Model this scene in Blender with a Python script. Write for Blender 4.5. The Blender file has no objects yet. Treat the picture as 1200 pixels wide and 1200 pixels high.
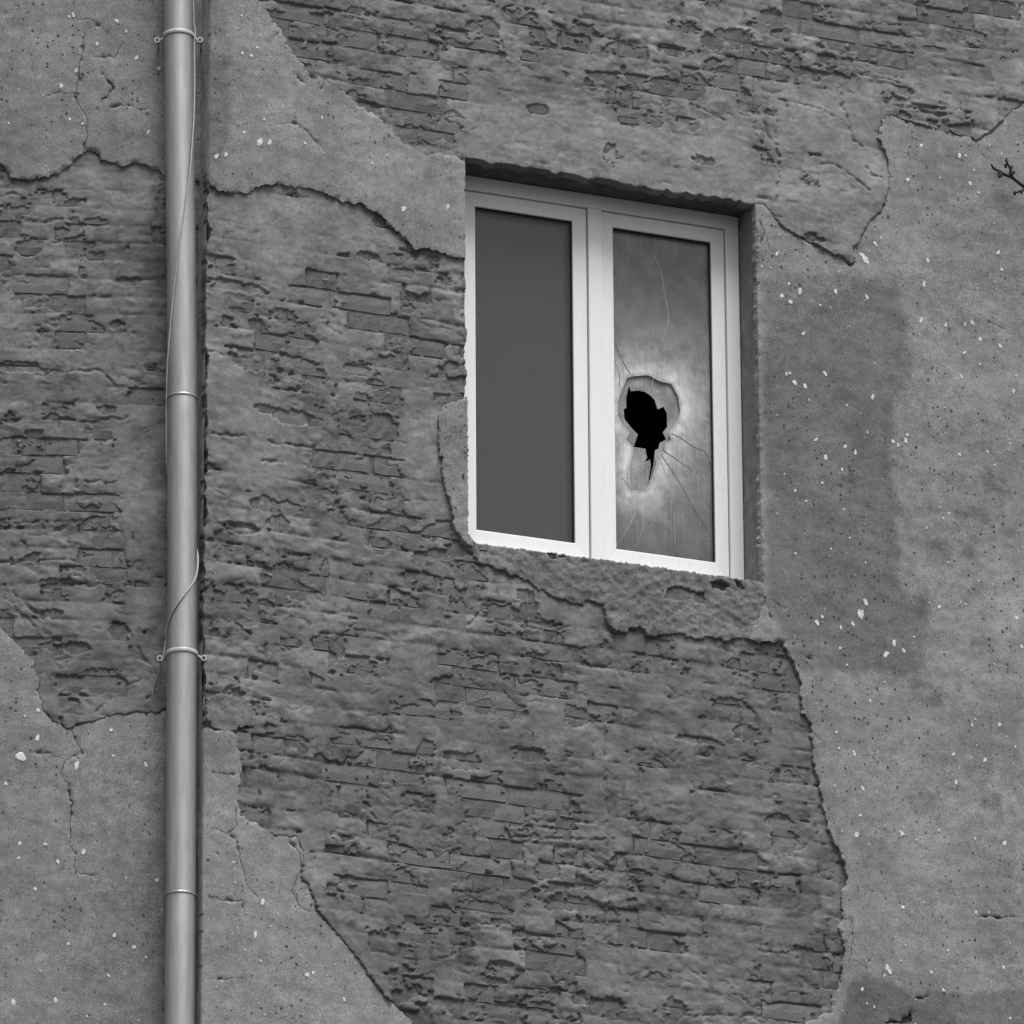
import bpy, bmesh, math, random
import numpy as np
from mathutils import Vector, Matrix
from mathutils.geometry import delaunay_2d_cdt
R = math.radians
random.seed(7)
rng = np.random.default_rng(11)
scene = bpy.context.scene
C = scene.collection

# ------------------------------------------------------------------ camera
PSI, TH, ROLL, DIST, FPX = R(21.84), R(21.19), R(-0.35), 30.0, 309 * 30.0
ZC = 1.6 + DIST * math.sin(TH)
H = np.array([math.sin(PSI) * math.cos(TH), math.cos(PSI) * math.cos(TH), math.sin(TH)])
r0 = np.array([math.cos(PSI), -math.sin(PSI), 0.0]); u0 = np.cross(r0, H)
RT = r0 * math.cos(ROLL) + u0 * math.sin(ROLL)
UP = -r0 * math.sin(ROLL) + u0 * math.cos(ROLL)
CAM = np.array([0, 0, ZC]) - DIST * H
cd = bpy.data.cameras.new('camera'); cam = bpy.data.objects.new('camera', cd); C.objects.link(cam)
m = Matrix(((RT[0], UP[0], -H[0], CAM[0]), (RT[1], UP[1], -H[1], CAM[1]), (RT[2], UP[2], -H[2], CAM[2]), (0, 0, 0, 1)))
cam.matrix_world = m
cd.sensor_width = 36; cd.lens = FPX / 1200 * 36; cd.clip_start = 0.5; cd.clip_end = 800
scene.camera = cam

# ------------------------------------------------------------------ light: grey overcast daylight
SUN_EL, SUN_AZ = R(66), R(6)          # azimuth measured to the right of the wall's outward normal
sdir = Vector((math.sin(SUN_AZ) * math.cos(SUN_EL), -math.cos(SUN_AZ) * math.cos(SUN_EL), math.sin(SUN_EL)))
world = bpy.data.worlds.new('World'); scene.world = world; world.use_nodes = True
wn = world.node_tree.nodes; wl = world.node_tree.links
sky = wn.new('ShaderNodeTexSky'); sky.sky_type = 'NISHITA'; sky.sun_disc = False
sky.sun_elevation = SUN_EL; sky.sun_rotation = math.atan2(sdir.x, sdir.y)
sky.air_density = 1.0; sky.dust_density = 4.0
bw = wn.new('ShaderNodeRGBToBW')
wl.new(sky.outputs[0], bw.inputs[0]); wl.new(bw.outputs[0], wn['Background'].inputs[0])
wn['Background'].inputs[1].default_value = 0.068
sl = bpy.data.lights.new('sun', 'SUN'); sl.energy = 1.5; sl.angle = R(34); sl.color = (1, 1, 1)
so = bpy.data.objects.new('sun', sl); C.objects.link(so)
so.rotation_euler = (-sdir).to_track_quat('-Z', 'Y').to_euler(); so.location = (4, -12, 25)
vs = scene.view_settings
vs.view_transform = 'Standard'; vs.look = 'None'; vs.gamma = 1; vs.use_curve_mapping = False; vs.exposure = 1.32

# ------------------------------------------------------------------ wall frames and pixel -> wall
class Frame:
    def __init__(s, o, ang): s.o = np.array(o, float); s.x = np.array([math.cos(ang), math.sin(ang), 0]); s.n = np.array([math.sin(ang), -math.cos(ang), 0]); s.ang = ang
    def px(s, p, h=0.0):
        """photo pixels (1200 px frame) -> (u, z - ZC) on the plane lying h in front of the wall face"""
        p = np.atleast_2d(np.asarray(p, float))
        d = H[None] + RT[None] * ((p[:, :1] - 600) / FPX) - UP[None] * ((p[:, 1:2] - 600) / FPX)
        t = ((s.o + s.n * h - CAM) @ s.n) / (d @ s.n)
        P = CAM + d * t[:, None]
        return np.stack([(P - s.o) @ s.x, P[:, 2] - ZC], 1)
    def world(s, u, z, h): return s.o + s.x * u - np.array([0, 0, s.o[2]]) + s.n * h + np.array([0, 0, z + ZC])
FR = Frame((0, 0, 0), 0.0)                       # the wall with the window
UC = float(FR.px([[239.8, 600]])[0, 0])          # its left corner
FL = Frame((UC, 0.105, 0), R(-16))                # the neighbouring wall, set back and turned away
OX0, OX1, OZ1, OZ0, ODEP = -0.1915, 1.0255, 1.4385, -0.1543, 0.153   # window opening (u, z, depth)
ZTOP, ZBOT = 16.5 - ZC, -ZC

# ------------------------------------------------------------------ numpy helpers
def fbm(nz, nu, step, Lu, Lz, beta=3.0, cut=0.0):
    ku = np.fft.rfftfreq(nu, step)[None, :] * Lu; kz = np.fft.fftfreq(nz, step)[:, None] * Lz
    k2 = ku * ku + kz * kz
    A = (1 + k2) ** (-beta / 2)
    if cut: A = A * np.exp(-(k2) / cut ** 2)
    F = np.fft.rfft2(rng.standard_normal((nz, nu))) * A
    F[0, 0] = 0
    f = np.fft.irfft2(F, (nz, nu))
    return f / f.std()
def sstep(a, b, x): t = np.clip((x - a) / (b - a), 0, 1); return t * t * (3 - 2 * t)
def hashn(i, j, k=0.0):
    v = np.sin(i * 12.9898 + j * 78.233 + k * 37.719) * 43758.5453
    return v - np.floor(v)
def fill(poly, U, Z):
    """scanline fill of a polygon on the (Z, U) lattice"""
    out = np.zeros((len(Z), len(U)), bool)
    a = np.asarray(poly); b = np.roll(a, -1, 0)
    for k, z in enumerate(Z):
        c = (a[:, 1] > z) != (b[:, 1] > z)
        if not c.any(): continue
        x = np.sort(a[c, 0] + (z - a[c, 1]) * (b[c, 0] - a[c, 0]) / (b[c, 1] - a[c, 1]))
        out[k] = np.searchsorted(x, U) % 2 == 1
    return out
def ccw(P):
    P = np.asarray(P); x, y = P[:, 0], P[:, 1]
    return P if (x * np.roll(y, -1) - np.roll(x, -1) * y).sum() > 0 else P[::-1]
def blur(f, n):
    if n < 1: return f
    for ax in (0, 1):
        for _ in range(2):
            p = np.pad(f, [(n + 1, n) if a == ax else (0, 0) for a in (0, 1)], mode='edge')
            c = np.cumsum(p, ax)
            f = (np.take(c, range(2 * n + 1, c.shape[ax]), ax) - np.take(c, range(0, c.shape[ax] - 2 * n - 1), ax)) / (2 * n + 1)
    return f
def segdist(U, Z, line, rad):
    """distance to a polyline on the lattice, only computed close to it"""
    D = np.full((len(Z), len(U)), 9.0)
    for p, q in zip(line[:-1], line[1:]):
        i0, i1 = np.searchsorted(U, [min(p[0], q[0]) - rad, max(p[0], q[0]) + rad]); j0, j1 = np.searchsorted(Z, [min(p[1], q[1]) - rad, max(p[1], q[1]) + rad])
        if i1 <= i0 or j1 <= j0: continue
        uu = U[None, i0:i1]; zz = Z[j0:j1, None]
        d = q - p; t = np.clip(((uu - p[0]) * d[0] + (zz - p[1]) * d[1]) / (d @ d + 1e-12), 0, 1)
        D[j0:j1, i0:i1] = np.minimum(D[j0:j1, i0:i1], np.hypot(uu - p[0] - t * d[0], zz - p[1] - t * d[1]))
    return D
def samp(f, U, Z, p):
    x = np.clip(np.interp(p[:, 0], U, np.arange(len(U))), 0, len(U) - 1.001); y = np.clip(np.interp(p[:, 1], Z, np.arange(len(Z))), 0, len(Z) - 1.001)
    i = x.astype(int); j = y.astype(int); a = x - i; b = y - j
    return f[j, i] * (1 - a) * (1 - b) + f[j, i + 1] * a * (1 - b) + f[j + 1, i] * (1 - a) * b + f[j + 1, i + 1] * a * b

# ------------------------------------------------------------------ mesh helpers
def link(o, parent=None):
    C.objects.link(o)
    if parent: o.parent = parent
    return o
def tag(o, label, cat, group=None):
    o['label'] = label; o['category'] = cat
    if group: o['group'] = group
    return o
def empty(name, loc, rz=0.0):
    o = bpy.data.objects.new(name, None); o.location = loc; o.rotation_euler = (0, 0, rz); o.empty_display_size = 0.2
    return link(o)
def npmesh(name, V, faces_list, mats, smooth=True, attrs=None):
    """faces_list: list of (int array (n, k), material index, smooth)"""
    me = bpy.data.meshes.new(name); V = np.asarray(V, np.float32)
    me.vertices.add(len(V)); me.vertices.foreach_set('co', V.ravel())
    nl = sum(f.size for f, _, _ in faces_list); nf = sum(len(f) for f, _, _ in faces_list)
    me.loops.add(nl); me.polygons.add(nf)
    li = np.concatenate([f.ravel() for f, _, _ in faces_list]).astype(np.int32)
    tot = np.concatenate([np.full(len(f), f.shape[1]) for f, _, _ in faces_list]).astype(np.int32)
    st = np.concatenate([[0], np.cumsum(tot)[:-1]]).astype(np.int32)
    me.loops.foreach_set('vertex_index', li); me.polygons.foreach_set('loop_start', st); me.polygons.foreach_set('loop_total', tot)
    me.polygons.foreach_set('material_index', np.concatenate([np.full(len(f), k) for f, k, _ in faces_list]).astype(np.int32))
    me.polygons.foreach_set('use_smooth', np.concatenate([np.full(len(f), s) for f, _, s in faces_list]).astype(bool))
    for mm in mats: me.materials.append(mm)
    for k, v in (attrs or {}).items():
        a = me.attributes.new(k, 'FLOAT', 'POINT'); a.data.foreach_set('value', np.asarray(v, np.float32))
    me.update(); me.validate()
    return me
def bm_obj(name, bm, mat, parent=None, smooth=False):
    me = bpy.data.meshes.new(name); bmesh.ops.recalc_face_normals(bm, faces=bm.faces); bm.to_mesh(me); bm.free()
    me.materials.append(mat)
    if smooth:
        for p in me.polygons: p.use_smooth = True
    return link(bpy.data.objects.new(name, me), parent)
def bm_box(bm, a, b, bevel=0.0):
    c = [(x + y) / 2 for x, y in zip(a, b)]; s = [abs(y - x) for x, y in zip(a, b)]
    r = bmesh.ops.create_cube(bm, size=1, matrix=Matrix.Translation(c) @ Matrix.Diagonal((*s, 1)))
    if bevel:
        es = list({e for v in r['verts'] for e in v.link_edges})
        bmesh.ops.bevel(bm, geom=es, offset=bevel, segments=2, affect='EDGES', profile=0.6)
def bm_sweep(bm, pts, rad, seg=10, cap=True):
    """tube along points; rad a number or one per point"""
    pts = [Vector(p) for p in pts]; n = len(pts); rings = []
    t = (pts[1] - pts[0]).normalized(); a = t.orthogonal().normalized()
    for i, p in enumerate(pts):
        tt = (pts[min(i + 1, n - 1)] - pts[max(i - 1, 0)]).normalized()
        a = (a - tt * a.dot(tt)).normalized(); b = tt.cross(a)
        rr = rad[i] if hasattr(rad, '__len__') else rad
        rings.append([bm.verts.new(p + (a * math.cos(k * 2 * math.pi / seg) + b * math.sin(k * 2 * math.pi / seg)) * rr) for k in range(seg)])
    for A, B in zip(rings[:-1], rings[1:]):
        for k in range(seg): bm.faces.new((A[k], A[(k + 1) % seg], B[(k + 1) % seg], B[k]))
    if cap: bm.faces.new(rings[0][::-1]); bm.faces.new(rings[-1])
def spline(P, n):
    P = [np.array(p, float) for p in P]; out = []
    Q = [2 * P[0] - P[1]] + P + [2 * P[-1] - P[-2]]
    for i in range(1, len(Q) - 2):
        for k in range(n):
            t = k / n; a, b, c, d = Q[i - 1:i + 3]
            out.append(0.5 * (2 * b + (c - a) * t + (2 * a - 5 * b + 4 * c - d) * t * t + (3 * b - 3 * c + d - a) * t ** 3))
    out.append(P[-1]); return out

# ------------------------------------------------------------------ materials (all grey: the photograph is monochrome)
class NT:
    def __init__(s, name):
        s.m = bpy.data.materials.new(name); s.m.use_nodes = True; s.n = s.m.node_tree.nodes; s.l = s.m.node_tree.links
        s.b = s.n['Principled BSDF']; s.co = s.n.new('ShaderNodeTexCoord').outputs['Object']
    def add(s, t, **k):
        n = s.n.new(t)
        for a, v in k.items(): setattr(n, a, v)
        return n
    def noise(s, scale, detail=4, rough=0.6, vec=None, stretch=None):
        n = s.add('ShaderNodeTexNoise'); n.inputs['Scale'].default_value = scale; n.inputs['Detail'].default_value = detail; n.inputs['Roughness'].default_value = rough
        v = vec or s.co
        if stretch:
            mp = s.add('ShaderNodeMapping'); mp.inputs['Scale'].default_value = stretch; s.l.new(v, mp.inputs[0]); v = mp.outputs[0]
        s.l.new(v, n.inputs['Vector']); return n.outputs['Fac']
    def math(s, op, a, b=None, clamp=False):
        n = s.add('ShaderNodeMath', operation=op, use_clamp=clamp)
        for i, v in enumerate((a, b)):
            if v is None: continue
            if isinstance(v, (int, float)): n.inputs[i].default_value = v
            else: s.l.new(v, n.inputs[i])
        return n.outputs[0]
    def ramp(s, v, a, b, lo=0.0, hi=1.0):
        n = s.add('ShaderNodeMapRange', interpolation_type='SMOOTHSTEP'); s.l.new(v, n.inputs[0])
        for i, x in zip((1, 2, 3, 4), (a, b, lo, hi)): n.inputs[i].default_value = x
        return n.outputs[0]
    def attr(s, name): return s.add('ShaderNodeAttribute', attribute_name=name).outputs['Fac']
    def mix(s, f, a, b):
        n = s.add('ShaderNodeMix', data_type='FLOAT'); s.l.new(f, n.inputs[0])
        for i, v in ((2, a), (3, b)):
            if isinstance(v, (int, float)): n.inputs[i].default_value = v
            else: s.l.new(v, n.inputs[i])
        return n.outputs[0]
    def color(s, v):
        c = s.add('ShaderNodeCombineColor')
        for i in range(3): s.l.new(v, c.inputs[i])
        s.l.new(c.outputs[0], s.b.inputs['Base Color'])
    def bump(s, h, dist, strength=1.0):
        n = s.add('ShaderNodeBump'); n.inputs['Distance'].default_value = dist; n.inputs['Strength'].default_value = strength
        s.l.new(h, n.inputs['Height']); s.l.new(n.outputs[0], s.b.inputs['Normal'])
    def spots(s, scale, lo, hi, keep, vec=None):
        """scattered irregular specks: 1 inside"""
        v = s.add('ShaderNodeTexVoronoi'); v.inputs['Scale'].default_value = scale
        w = s.add('ShaderNodeTexNoise'); w.inputs['Scale'].default_value = scale * 2.5; s.l.new(s.co, w.inputs['Vector'])
        ad = s.add('ShaderNodeVectorMath', operation='SCALE'); s.l.new(w.outputs['Color'], ad.inputs[0]); ad.inputs['Scale'].default_value = 0.35 / scale
        a2 = s.add('ShaderNodeVectorMath', operation='ADD'); s.l.new(s.co, a2.inputs[0]); s.l.new(ad.outputs[0], a2.inputs[1])
        mp = s.add('ShaderNodeMapping'); mp.inputs['Scale'].default_value = (1, 0.0, 0.8); s.l.new(a2.outputs[0], mp.inputs[0]); s.l.new(mp.outputs[0], v.inputs['Vector'])
        sep = s.add('ShaderNodeSeparateColor'); s.l.new(v.outputs['Color'], sep.inputs[0])
        rad = s.math('MULTIPLY', s.math('MAXIMUM', s.math('SUBTRACT', sep.outputs[0], 1 - keep), 0.0), (hi - lo) / keep)
        on = s.math('GREATER_THAN', sep.outputs[0], 1 - keep)
        d = s.math('SUBTRACT', s.math('ADD', rad, lo), v.outputs['Distance'])
        return s.math('MULTIPLY', s.ramp(d, 0.0, 0.06), on)

def mat_plaster(name, base, rough=False):
    t = NT(name)
    tone = t.attr('tone')
    n1 = t.noise(3.2, 6, 0.65); n2 = t.noise(24, 8, 0.75); n3 = t.noise(190, 4, 0.75)
    f = t.math('MULTIPLY', t.ramp(n1, 0.25, 0.75, 0.86, 1.14), t.ramp(n2, 0.25, 0.75, 0.76, 1.24))
    f = t.math('MULTIPLY', f, t.ramp(n3, 0.25, 0.75, 0.55, 1.45))
    f = t.math('MULTIPLY', f, t.ramp(t.noise(11, 6, 0.7, stretch=(0.35, 1, 1.6)), 0.25, 0.75, 0.86, 1.14))
    f = t.math('MULTIPLY', f, t.math('MULTIPLY', tone, base))
    dense = t.ramp(t.noise(1.8, 3, 0.6), 0.40, 0.62)
    dk = t.math('MAXIMUM', t.spots(52, 0.06, 0.32, 0.5), t.math('MULTIPLY', t.spots(30, 0.05, 0.20, 0.3), dense))
    dk = t.math('MULTIPLY', dk, t.mix(dense, 0.45, 0.95))
    wh = t.math('MULTIPLY', t.spots(38, 0.04, 0.2, 0.2), t.ramp(t.noise(2.6, 3, 0.6), 0.40, 0.6))
    f = t.mix(dk, f, 0.035)
    f = t.mix(wh, f, 0.42)
    t.color(f)
    hgt = t.math('ADD', t.math('MULTIPLY', n2, 1.2 if not rough else 3.0), t.math('MULTIPLY', n3, 0.55 if not rough else 1.0))
    hgt = t.math('SUBTRACT', hgt, t.math('MULTIPLY', dk, 0.5))
    t.bump(hgt, 0.0022)
    t.b.inputs['Roughness'].default_value = 0.93; t.b.inputs['Specular IOR Level'].default_value = 0.2
    return t.m
def mat_coat(name, base):
    t = NT(name)
    tone = t.attr('tone')
    n1 = t.noise(9, 7, 0.7, stretch=(1, 1, 1.3)); n2 = t.noise(55, 5, 0.7); n3 = t.noise(420, 2, 0.6)
    f = t.math('MULTIPLY', t.ramp(n1, 0.28, 0.72, 0.76, 1.24), t.ramp(n2, 0.2, 0.8, 0.80, 1.2))
    f = t.math('MULTIPLY', f, t.ramp(n3, 0.2, 0.8, 0.84, 1.16))
    f = t.math('MULTIPLY', f, t.math('MULTIPLY', tone, base))
    f = t.mix(t.math('MULTIPLY', t.spots(55, 0.03, 0.2, 0.15), 0.8), f, 0.03)
    t.color(f)
    t.bump(t.math('ADD', t.math('MULTIPLY', n2, 1.0), t.math('MULTIPLY', n3, 0.35)), 0.0016)
    t.b.inputs['Roughness'].default_value = 0.9; t.b.inputs['Specular IOR Level'].default_value = 0.25
    return t.m
def mat_brick(name):
    t = NT(name)
    rnd = t.add('ShaderNodeObjectInfo').outputs['Random']
    isl = t.add('ShaderNodeNewGeometry').outputs['Random Per Island']
    rr = t.math('FRACT', t.math('ADD', t.math('MULTIPLY', rnd, 7.3), isl))
    n1 = t.noise(22, 5, 0.65); n2 = t.noise(130, 4, 0.7)
    f = t.math('MULTIPLY', t.ramp(rr, 0.0, 1.0, 0.078, 0.135), t.ramp(n1, 0.25, 0.75, 0.75, 1.25))
    f = t.math('MULTIPLY', f, t.ramp(n2, 0.2, 0.8, 0.75, 1.25))
    f = t.mix(t.math('MULTIPLY', t.ramp(t.noise(16, 6, 0.75), 0.46, 0.60), 0.7), f, 0.130)     # lime smears
    t.color(f); t.bump(t.math('ADD', n1, n2), 0.0025)
    t.b.inputs['Roughness'].default_value = 0.92
    return t.m
def mat_plain(name, v, rough=0.9, noise=0.15, scale=20, bump=0.0, spec=0.3):
    t = NT(name)
    n = t.noise(scale, 5, 0.65)
    t.color(t.ramp(n, 0.25, 0.75, v * (1 - noise), v * (1 + noise)))
    if bump: t.bump(n, bump)
    t.b.inputs['Roughness'].default_value = rough; t.b.inputs['Specular IOR Level'].default_value = spec
    return t.m
def mat_glass(name, dusty=False):
    t = NT(name); t.n.remove(t.b)
    out = t.n['Material Output']
    tr = t.add('ShaderNodeBsdfTransparent'); tr.inputs[0].default_value = (0.9, 0.9, 0.9, 1)
    gl = t.add('ShaderNodeBsdfGlossy'); gl.inputs['Roughness'].default_value = 0.02
    fr = t.add('ShaderNodeFresnel'); fr.inputs[0].default_value = 1.5
    mx = t.add('ShaderNodeMixShader'); t.l.new(fr.outputs[0], mx.inputs[0]); t.l.new(tr.outputs[0], mx.inputs[1]); t.l.new(gl.outputs[0], mx.inputs[2])
    res = mx.outputs[0]
    df = t.add('ShaderNodeBsdfDiffuse'); df.inputs[0].default_value = (0.62, 0.62, 0.62, 1)
    if dusty:
        d = t.attr('dust')
        cl = t.noise(16, 6, 0.7); st = t.noise(30, 5, 0.7, stretch=(4.0, 1, 0.2)); sp = t.noise(500, 3, 0.7)
        fac = t.math('MULTIPLY', d, t.math('MULTIPLY', t.ramp(st, 0.25, 0.75, 0.85, 1.15), t.ramp(cl, 0.3, 0.7, 0.7, 1.25))); fac = t.math('MULTIPLY', fac, t.ramp(sp, 0.25, 0.75, 0.8, 1.2), clamp=True)
        drop = t.math('MULTIPLY', t.spots(70, 0.04, 0.22, 0.2), 0.35)
        fac = t.math('ADD', fac, t.math('MULTIPLY', drop, t.math('MINIMUM', d, 0.6)), clamp=True)
        m2 = t.add('ShaderNodeMixShader'); t.l.new(fac, m2.inputs[0])
    else:
        m2 = t.add('ShaderNodeMixShader'); t.l.new(t.ramp(t.noise(40, 6, 0.7), 0.3, 0.8, 0.06, 0.085), m2.inputs[0])  # even pale veil standing in for sky reflected in the pane
    t.l.new(res, m2.inputs[1]); t.l.new(df.outputs[0], m2.inputs[2]); res = m2.outputs[0]
    t.l.new(res, out.inputs[0]); return t.m
def mat_pvc(name, v, streak=0.06, rough=0.35):
    t = NT(name)
    a = t.noise(14, 5, 0.65, stretch=(3, 3, 0.35)); b = t.noise(120, 3, 0.6)
    f = t.math('MULTIPLY', t.ramp(a, 0.3, 0.7, v * (1 - streak), v * (1 + streak)), t.ramp(b, 0.3, 0.7, 0.97, 1.03))
    t.color(f); t.b.inputs['Roughness'].default_value = rough
    t.bump(b, 0.0003, 0.5)
    return t.m
M = dict(plaster=mat_plaster('plaster', 0.205), rough_plaster=mat_plaster('rough_plaster', 0.155, True), coat=mat_coat('mortar_slurry', 0.140),
         brick=mat_brick('old_brick'), core=mat_plain('mortar_core', 0.12, 0.95, 0.3, 40, 0.006), reveal=mat_plain('reveal_plaster', 0.18, 0.95, 0.25, 14, 0.004),
         soffit=mat_plain('soffit_plaster_shaded', 0.085, 0.95, 0.3, 20, 0.005), corner=mat_plain('corner_render_lightened', 0.36, 0.95, 0.3, 25, 0.004), white=mat_pvc('white_pvc', 0.74, 0.02), gasket=mat_plain('rubber_gasket', 0.03, 0.6, 0.1), glass=mat_glass('window_glass'), dusty=mat_glass('dusty_glass', True),  # soffit colour darkened for its shade, corner colour lightened against its shade
         pipe=mat_pvc('zinc_pipe', 0.37, 0.12, 0.40), metal=mat_plain('clamp_metal', 0.40, 0.4, 0.1, 60, 0, 0.5), screw=mat_plain('screw_dark', 0.03, 0.6, 0.2),
         cable=mat_plain('cable_sheath', 0.32, 0.5, 0.15, 30), fleck=mat_plain('lime_fleck', 0.55, 0.9, 0.2, 60), twig=mat_plain('twig_bark', 0.02, 0.85, 0.3, 80, 0.002),
         asphalt=mat_plain('asphalt', 0.06, 0.9, 0.3, 30, 0.01), room=mat_plain('dark_room', 0.06, 0.9, 0.1, 3), crackd=mat_plain('glass_crack_dark', 0.05, 0.5, 0.1), crackl=mat_plain('glass_crack_and_glint', 0.5, 0.5, 0.1))

M['pipe'].node_tree.nodes['Principled BSDF'].inputs['Metallic'].default_value = 0.75
# ------------------------------------------------------------------ traced outlines (photo pixels)
B_TOP = [(303,0),(318,20),(332,40),(345,62),(357,80),(366,92),(380,94),(395,102),(410,112),(420,122),(437,132),(450,143),(460,155),(472,168),(485,175),(497,182),(512,180),(530,183),(542,188),
  (560,215),(700,240),(870,262),(884,240),(893,240),(904,250),(912,262),(925,272),(940,280),(955,288),(970,295),(985,303),(998,311),(1003,303),(997,294),(1006,284),(1013,270),(1025,255),(1036,242),(1040,225),(1042,205),(1040,185),(1035,170),(1030,158),(1033,140),(1040,135),(1055,140),(1075,146),(1100,153),(1125,160),(1143,165),(1160,155),(1175,140),(1188,128),(1200,122),
  (1230,105),(1290,60),(1310,-40),(1200,-110),(800,-110),(400,-90),(275,-60)]
B_MID = [(215,206),(236,208),(245,212),(255,222),(270,226),(288,226),(300,218),(320,217),(340,218),(360,221),(380,226),(400,236),(425,241),(440,248),(455,262),(470,274),(478,284),(485,292),(505,292),(520,296),(534,302),(541,303),
  (565,310),(570,600),(580,625),(700,640),(850,660),(868,668),(885,688),(897,700),(890,722),(882,735),(878,750),(890,753),(905,752),(918,752),(925,765),(932,780),(938,800),(940,820),(941,838),(950,845),(952,870),(955,900),(960,915),(965,940),(968,960),(975,980),(985,1000),(990,1012),(993,1030),(986,1048),(988,1075),(984,1090),(990,1105),(988,1130),(985,1140),(983,1155),(978,1165),(972,1185),(960,1192),(945,1198),(938,1212),
  (920,1260),(850,1310),(700,1330),(570,1310),(500,1235),(482,1197),(470,1183),(455,1172),(440,1155),(425,1135),(418,1122),(410,1115),(397,1098),(385,1082),(375,1072),(370,1065),(368,1055),(362,1040),(352,1028),(354,1015),(355,1000),(350,985),(345,978),(330,980),(315,975),(300,963),(290,960),(283,955),(278,940),(280,925),(283,905),(280,880),(278,862),(270,857),(245,855),(232,848),(215,845)]
SLIVER = [(560,466),(540,468),(528,473),(518,476),(513,490),(515,520),(517,545),(522,570),(527,590),(533,620),(540,632),(552,640),(560,620)]
SILL = [(552,634),(556,652),(564,660),(572,663),(590,668),(610,678),(625,688),(650,700),(670,707),(684,709),(690,704),(706,708),(708,722),(716,738),(722,744),(735,742),(748,734),(762,748),(790,742),(812,748),(832,747),(850,752),(868,748),(880,750),(890,735),(897,718),(903,702),(893,684),(850,672),(760,661),(690,650),(620,641)]
B_LEFT = [(-60,150),(-30,165),(0,190),(10,203),(20,210),(35,211),(60,206),(75,200),(88,185),(97,177),(105,175),(113,178),(118,187),(130,190),(145,193),(158,190),(170,193),(182,198),(192,205),(240,212),(240,835),(192,832),(175,838),(155,836),(130,838),(110,846),(90,848),(83,856),(72,852),(60,845),(50,832),(47,815),(43,790),(38,775),(25,760),(12,748),(0,735),(-25,700),(-80,660),(-100,300)]
SMOOTH_R = [[(905,165),(915,130),(985,105),(1040,135),(1030,160),(1042,205),(1036,242),(1000,300),(905,250),(905,200)], [(560,120),(760,150),(880,170),(885,235),(545,185)], [(545,650),(690,715),(700,760),(600,700)], [(255,225),(400,240),(480,290),(400,300),(255,280)], [(300,290),(340,280),(355,300),(335,345),(315,345)], [(345,985),(365,1010),(380,1055),(425,1105),(462,1165),(450,1180),(400,1110),(362,1060)], [(240,400),(330,480),(360,560),(300,580),(240,540)], [(470,500),(515,480),(520,600),(480,640)], [(1185,60),(1215,30),(1220,110),(1190,122)]]
SMOOTH_L = [[(137,480),(142,600),(148,690),(145,710),(150,740),(165,765),(185,795),(200,800),(240,800),(240,480)], [(80,200),(130,195),(180,205),(180,260),(120,250),(75,230)]]
HOLES_R = [(275,335,35,6),(330,370,15,8),(370,355,10,6),(575,35,10,10),(683,32,13,4),(665,48,12,7),(636,43,4,6),(580,65,15,5),(620,67,10,6),(738,118,15,4),(630,128,12,6),(525,150,15,8),(735,143,12,5),(715,180,8,12),(835,8,8,6),(905,20,12,10),(860,45,22,12),(835,50,15,10),(1095,58,14,3),(825,188,14,5),(370,440,12,8),(310,480,12,5),(345,490,26,8),(310,590,15,8),(325,615,12,10),(285,620,20,6),(380,680,5,20),(335,690,8,8),(298,700,4,6),(420,435,20,6),(440,450,10,6),(425,470,10,8),(460,470,12,10),(530,470,8,8),(460,610,12,10),(445,640,12,10),(480,676,10,4),(588,718,22,8),(622,712,9,10),(616,698,10,6),(485,832,12,5),(520,835,18,3),(567,828,8,9),(597,833,18,8),(678,840,15,11),(460,905,36,12),(500,880,10,12),(540,892,20,10),(620,885,20,8),(575,968,15,6),(640,1020,14,10),(590,1033,35,7),(690,1038,8,6),(585,1130,15,3),(580,1150,14,4),(600,1178,14,4),(640,1178,10,3),(680,1172,8,8),(715,1178,15,8),(790,1183,12,12),(855,826,20,8),(875,860,15,10),(820,868,30,4),(915,965,15,10),(920,985,15,13),(570,1065,30,7),(680,1060,30,8),(870,1040,18,7),(860,1000,10,4),(420,700,10,6),(300,380,10,6),(360,400,12,6),(520,330,10,5),(430,300,12,4),(475,320,10,5),(790,60,20,6),(960,45,16,4),(1030,65,18,4),(1140,40,16,4)]
HOLES_L = [(15,248,15,8),(33,290,14,9),(60,229,16,4),(125,480,10,5),(40,508,10,4),(10,522,9,8),(20,555,15,5),(68,552,11,5),(65,683,16,4),(120,610,15,4),(25,430,20,6),(80,405,14,5),(150,330,14,5),(110,300,12,5),(30,340,14,4),(90,760,14,6),(60,720,12,5),(120,790,18,6),(80,800,16,8),(140,740,10,6)]
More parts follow.
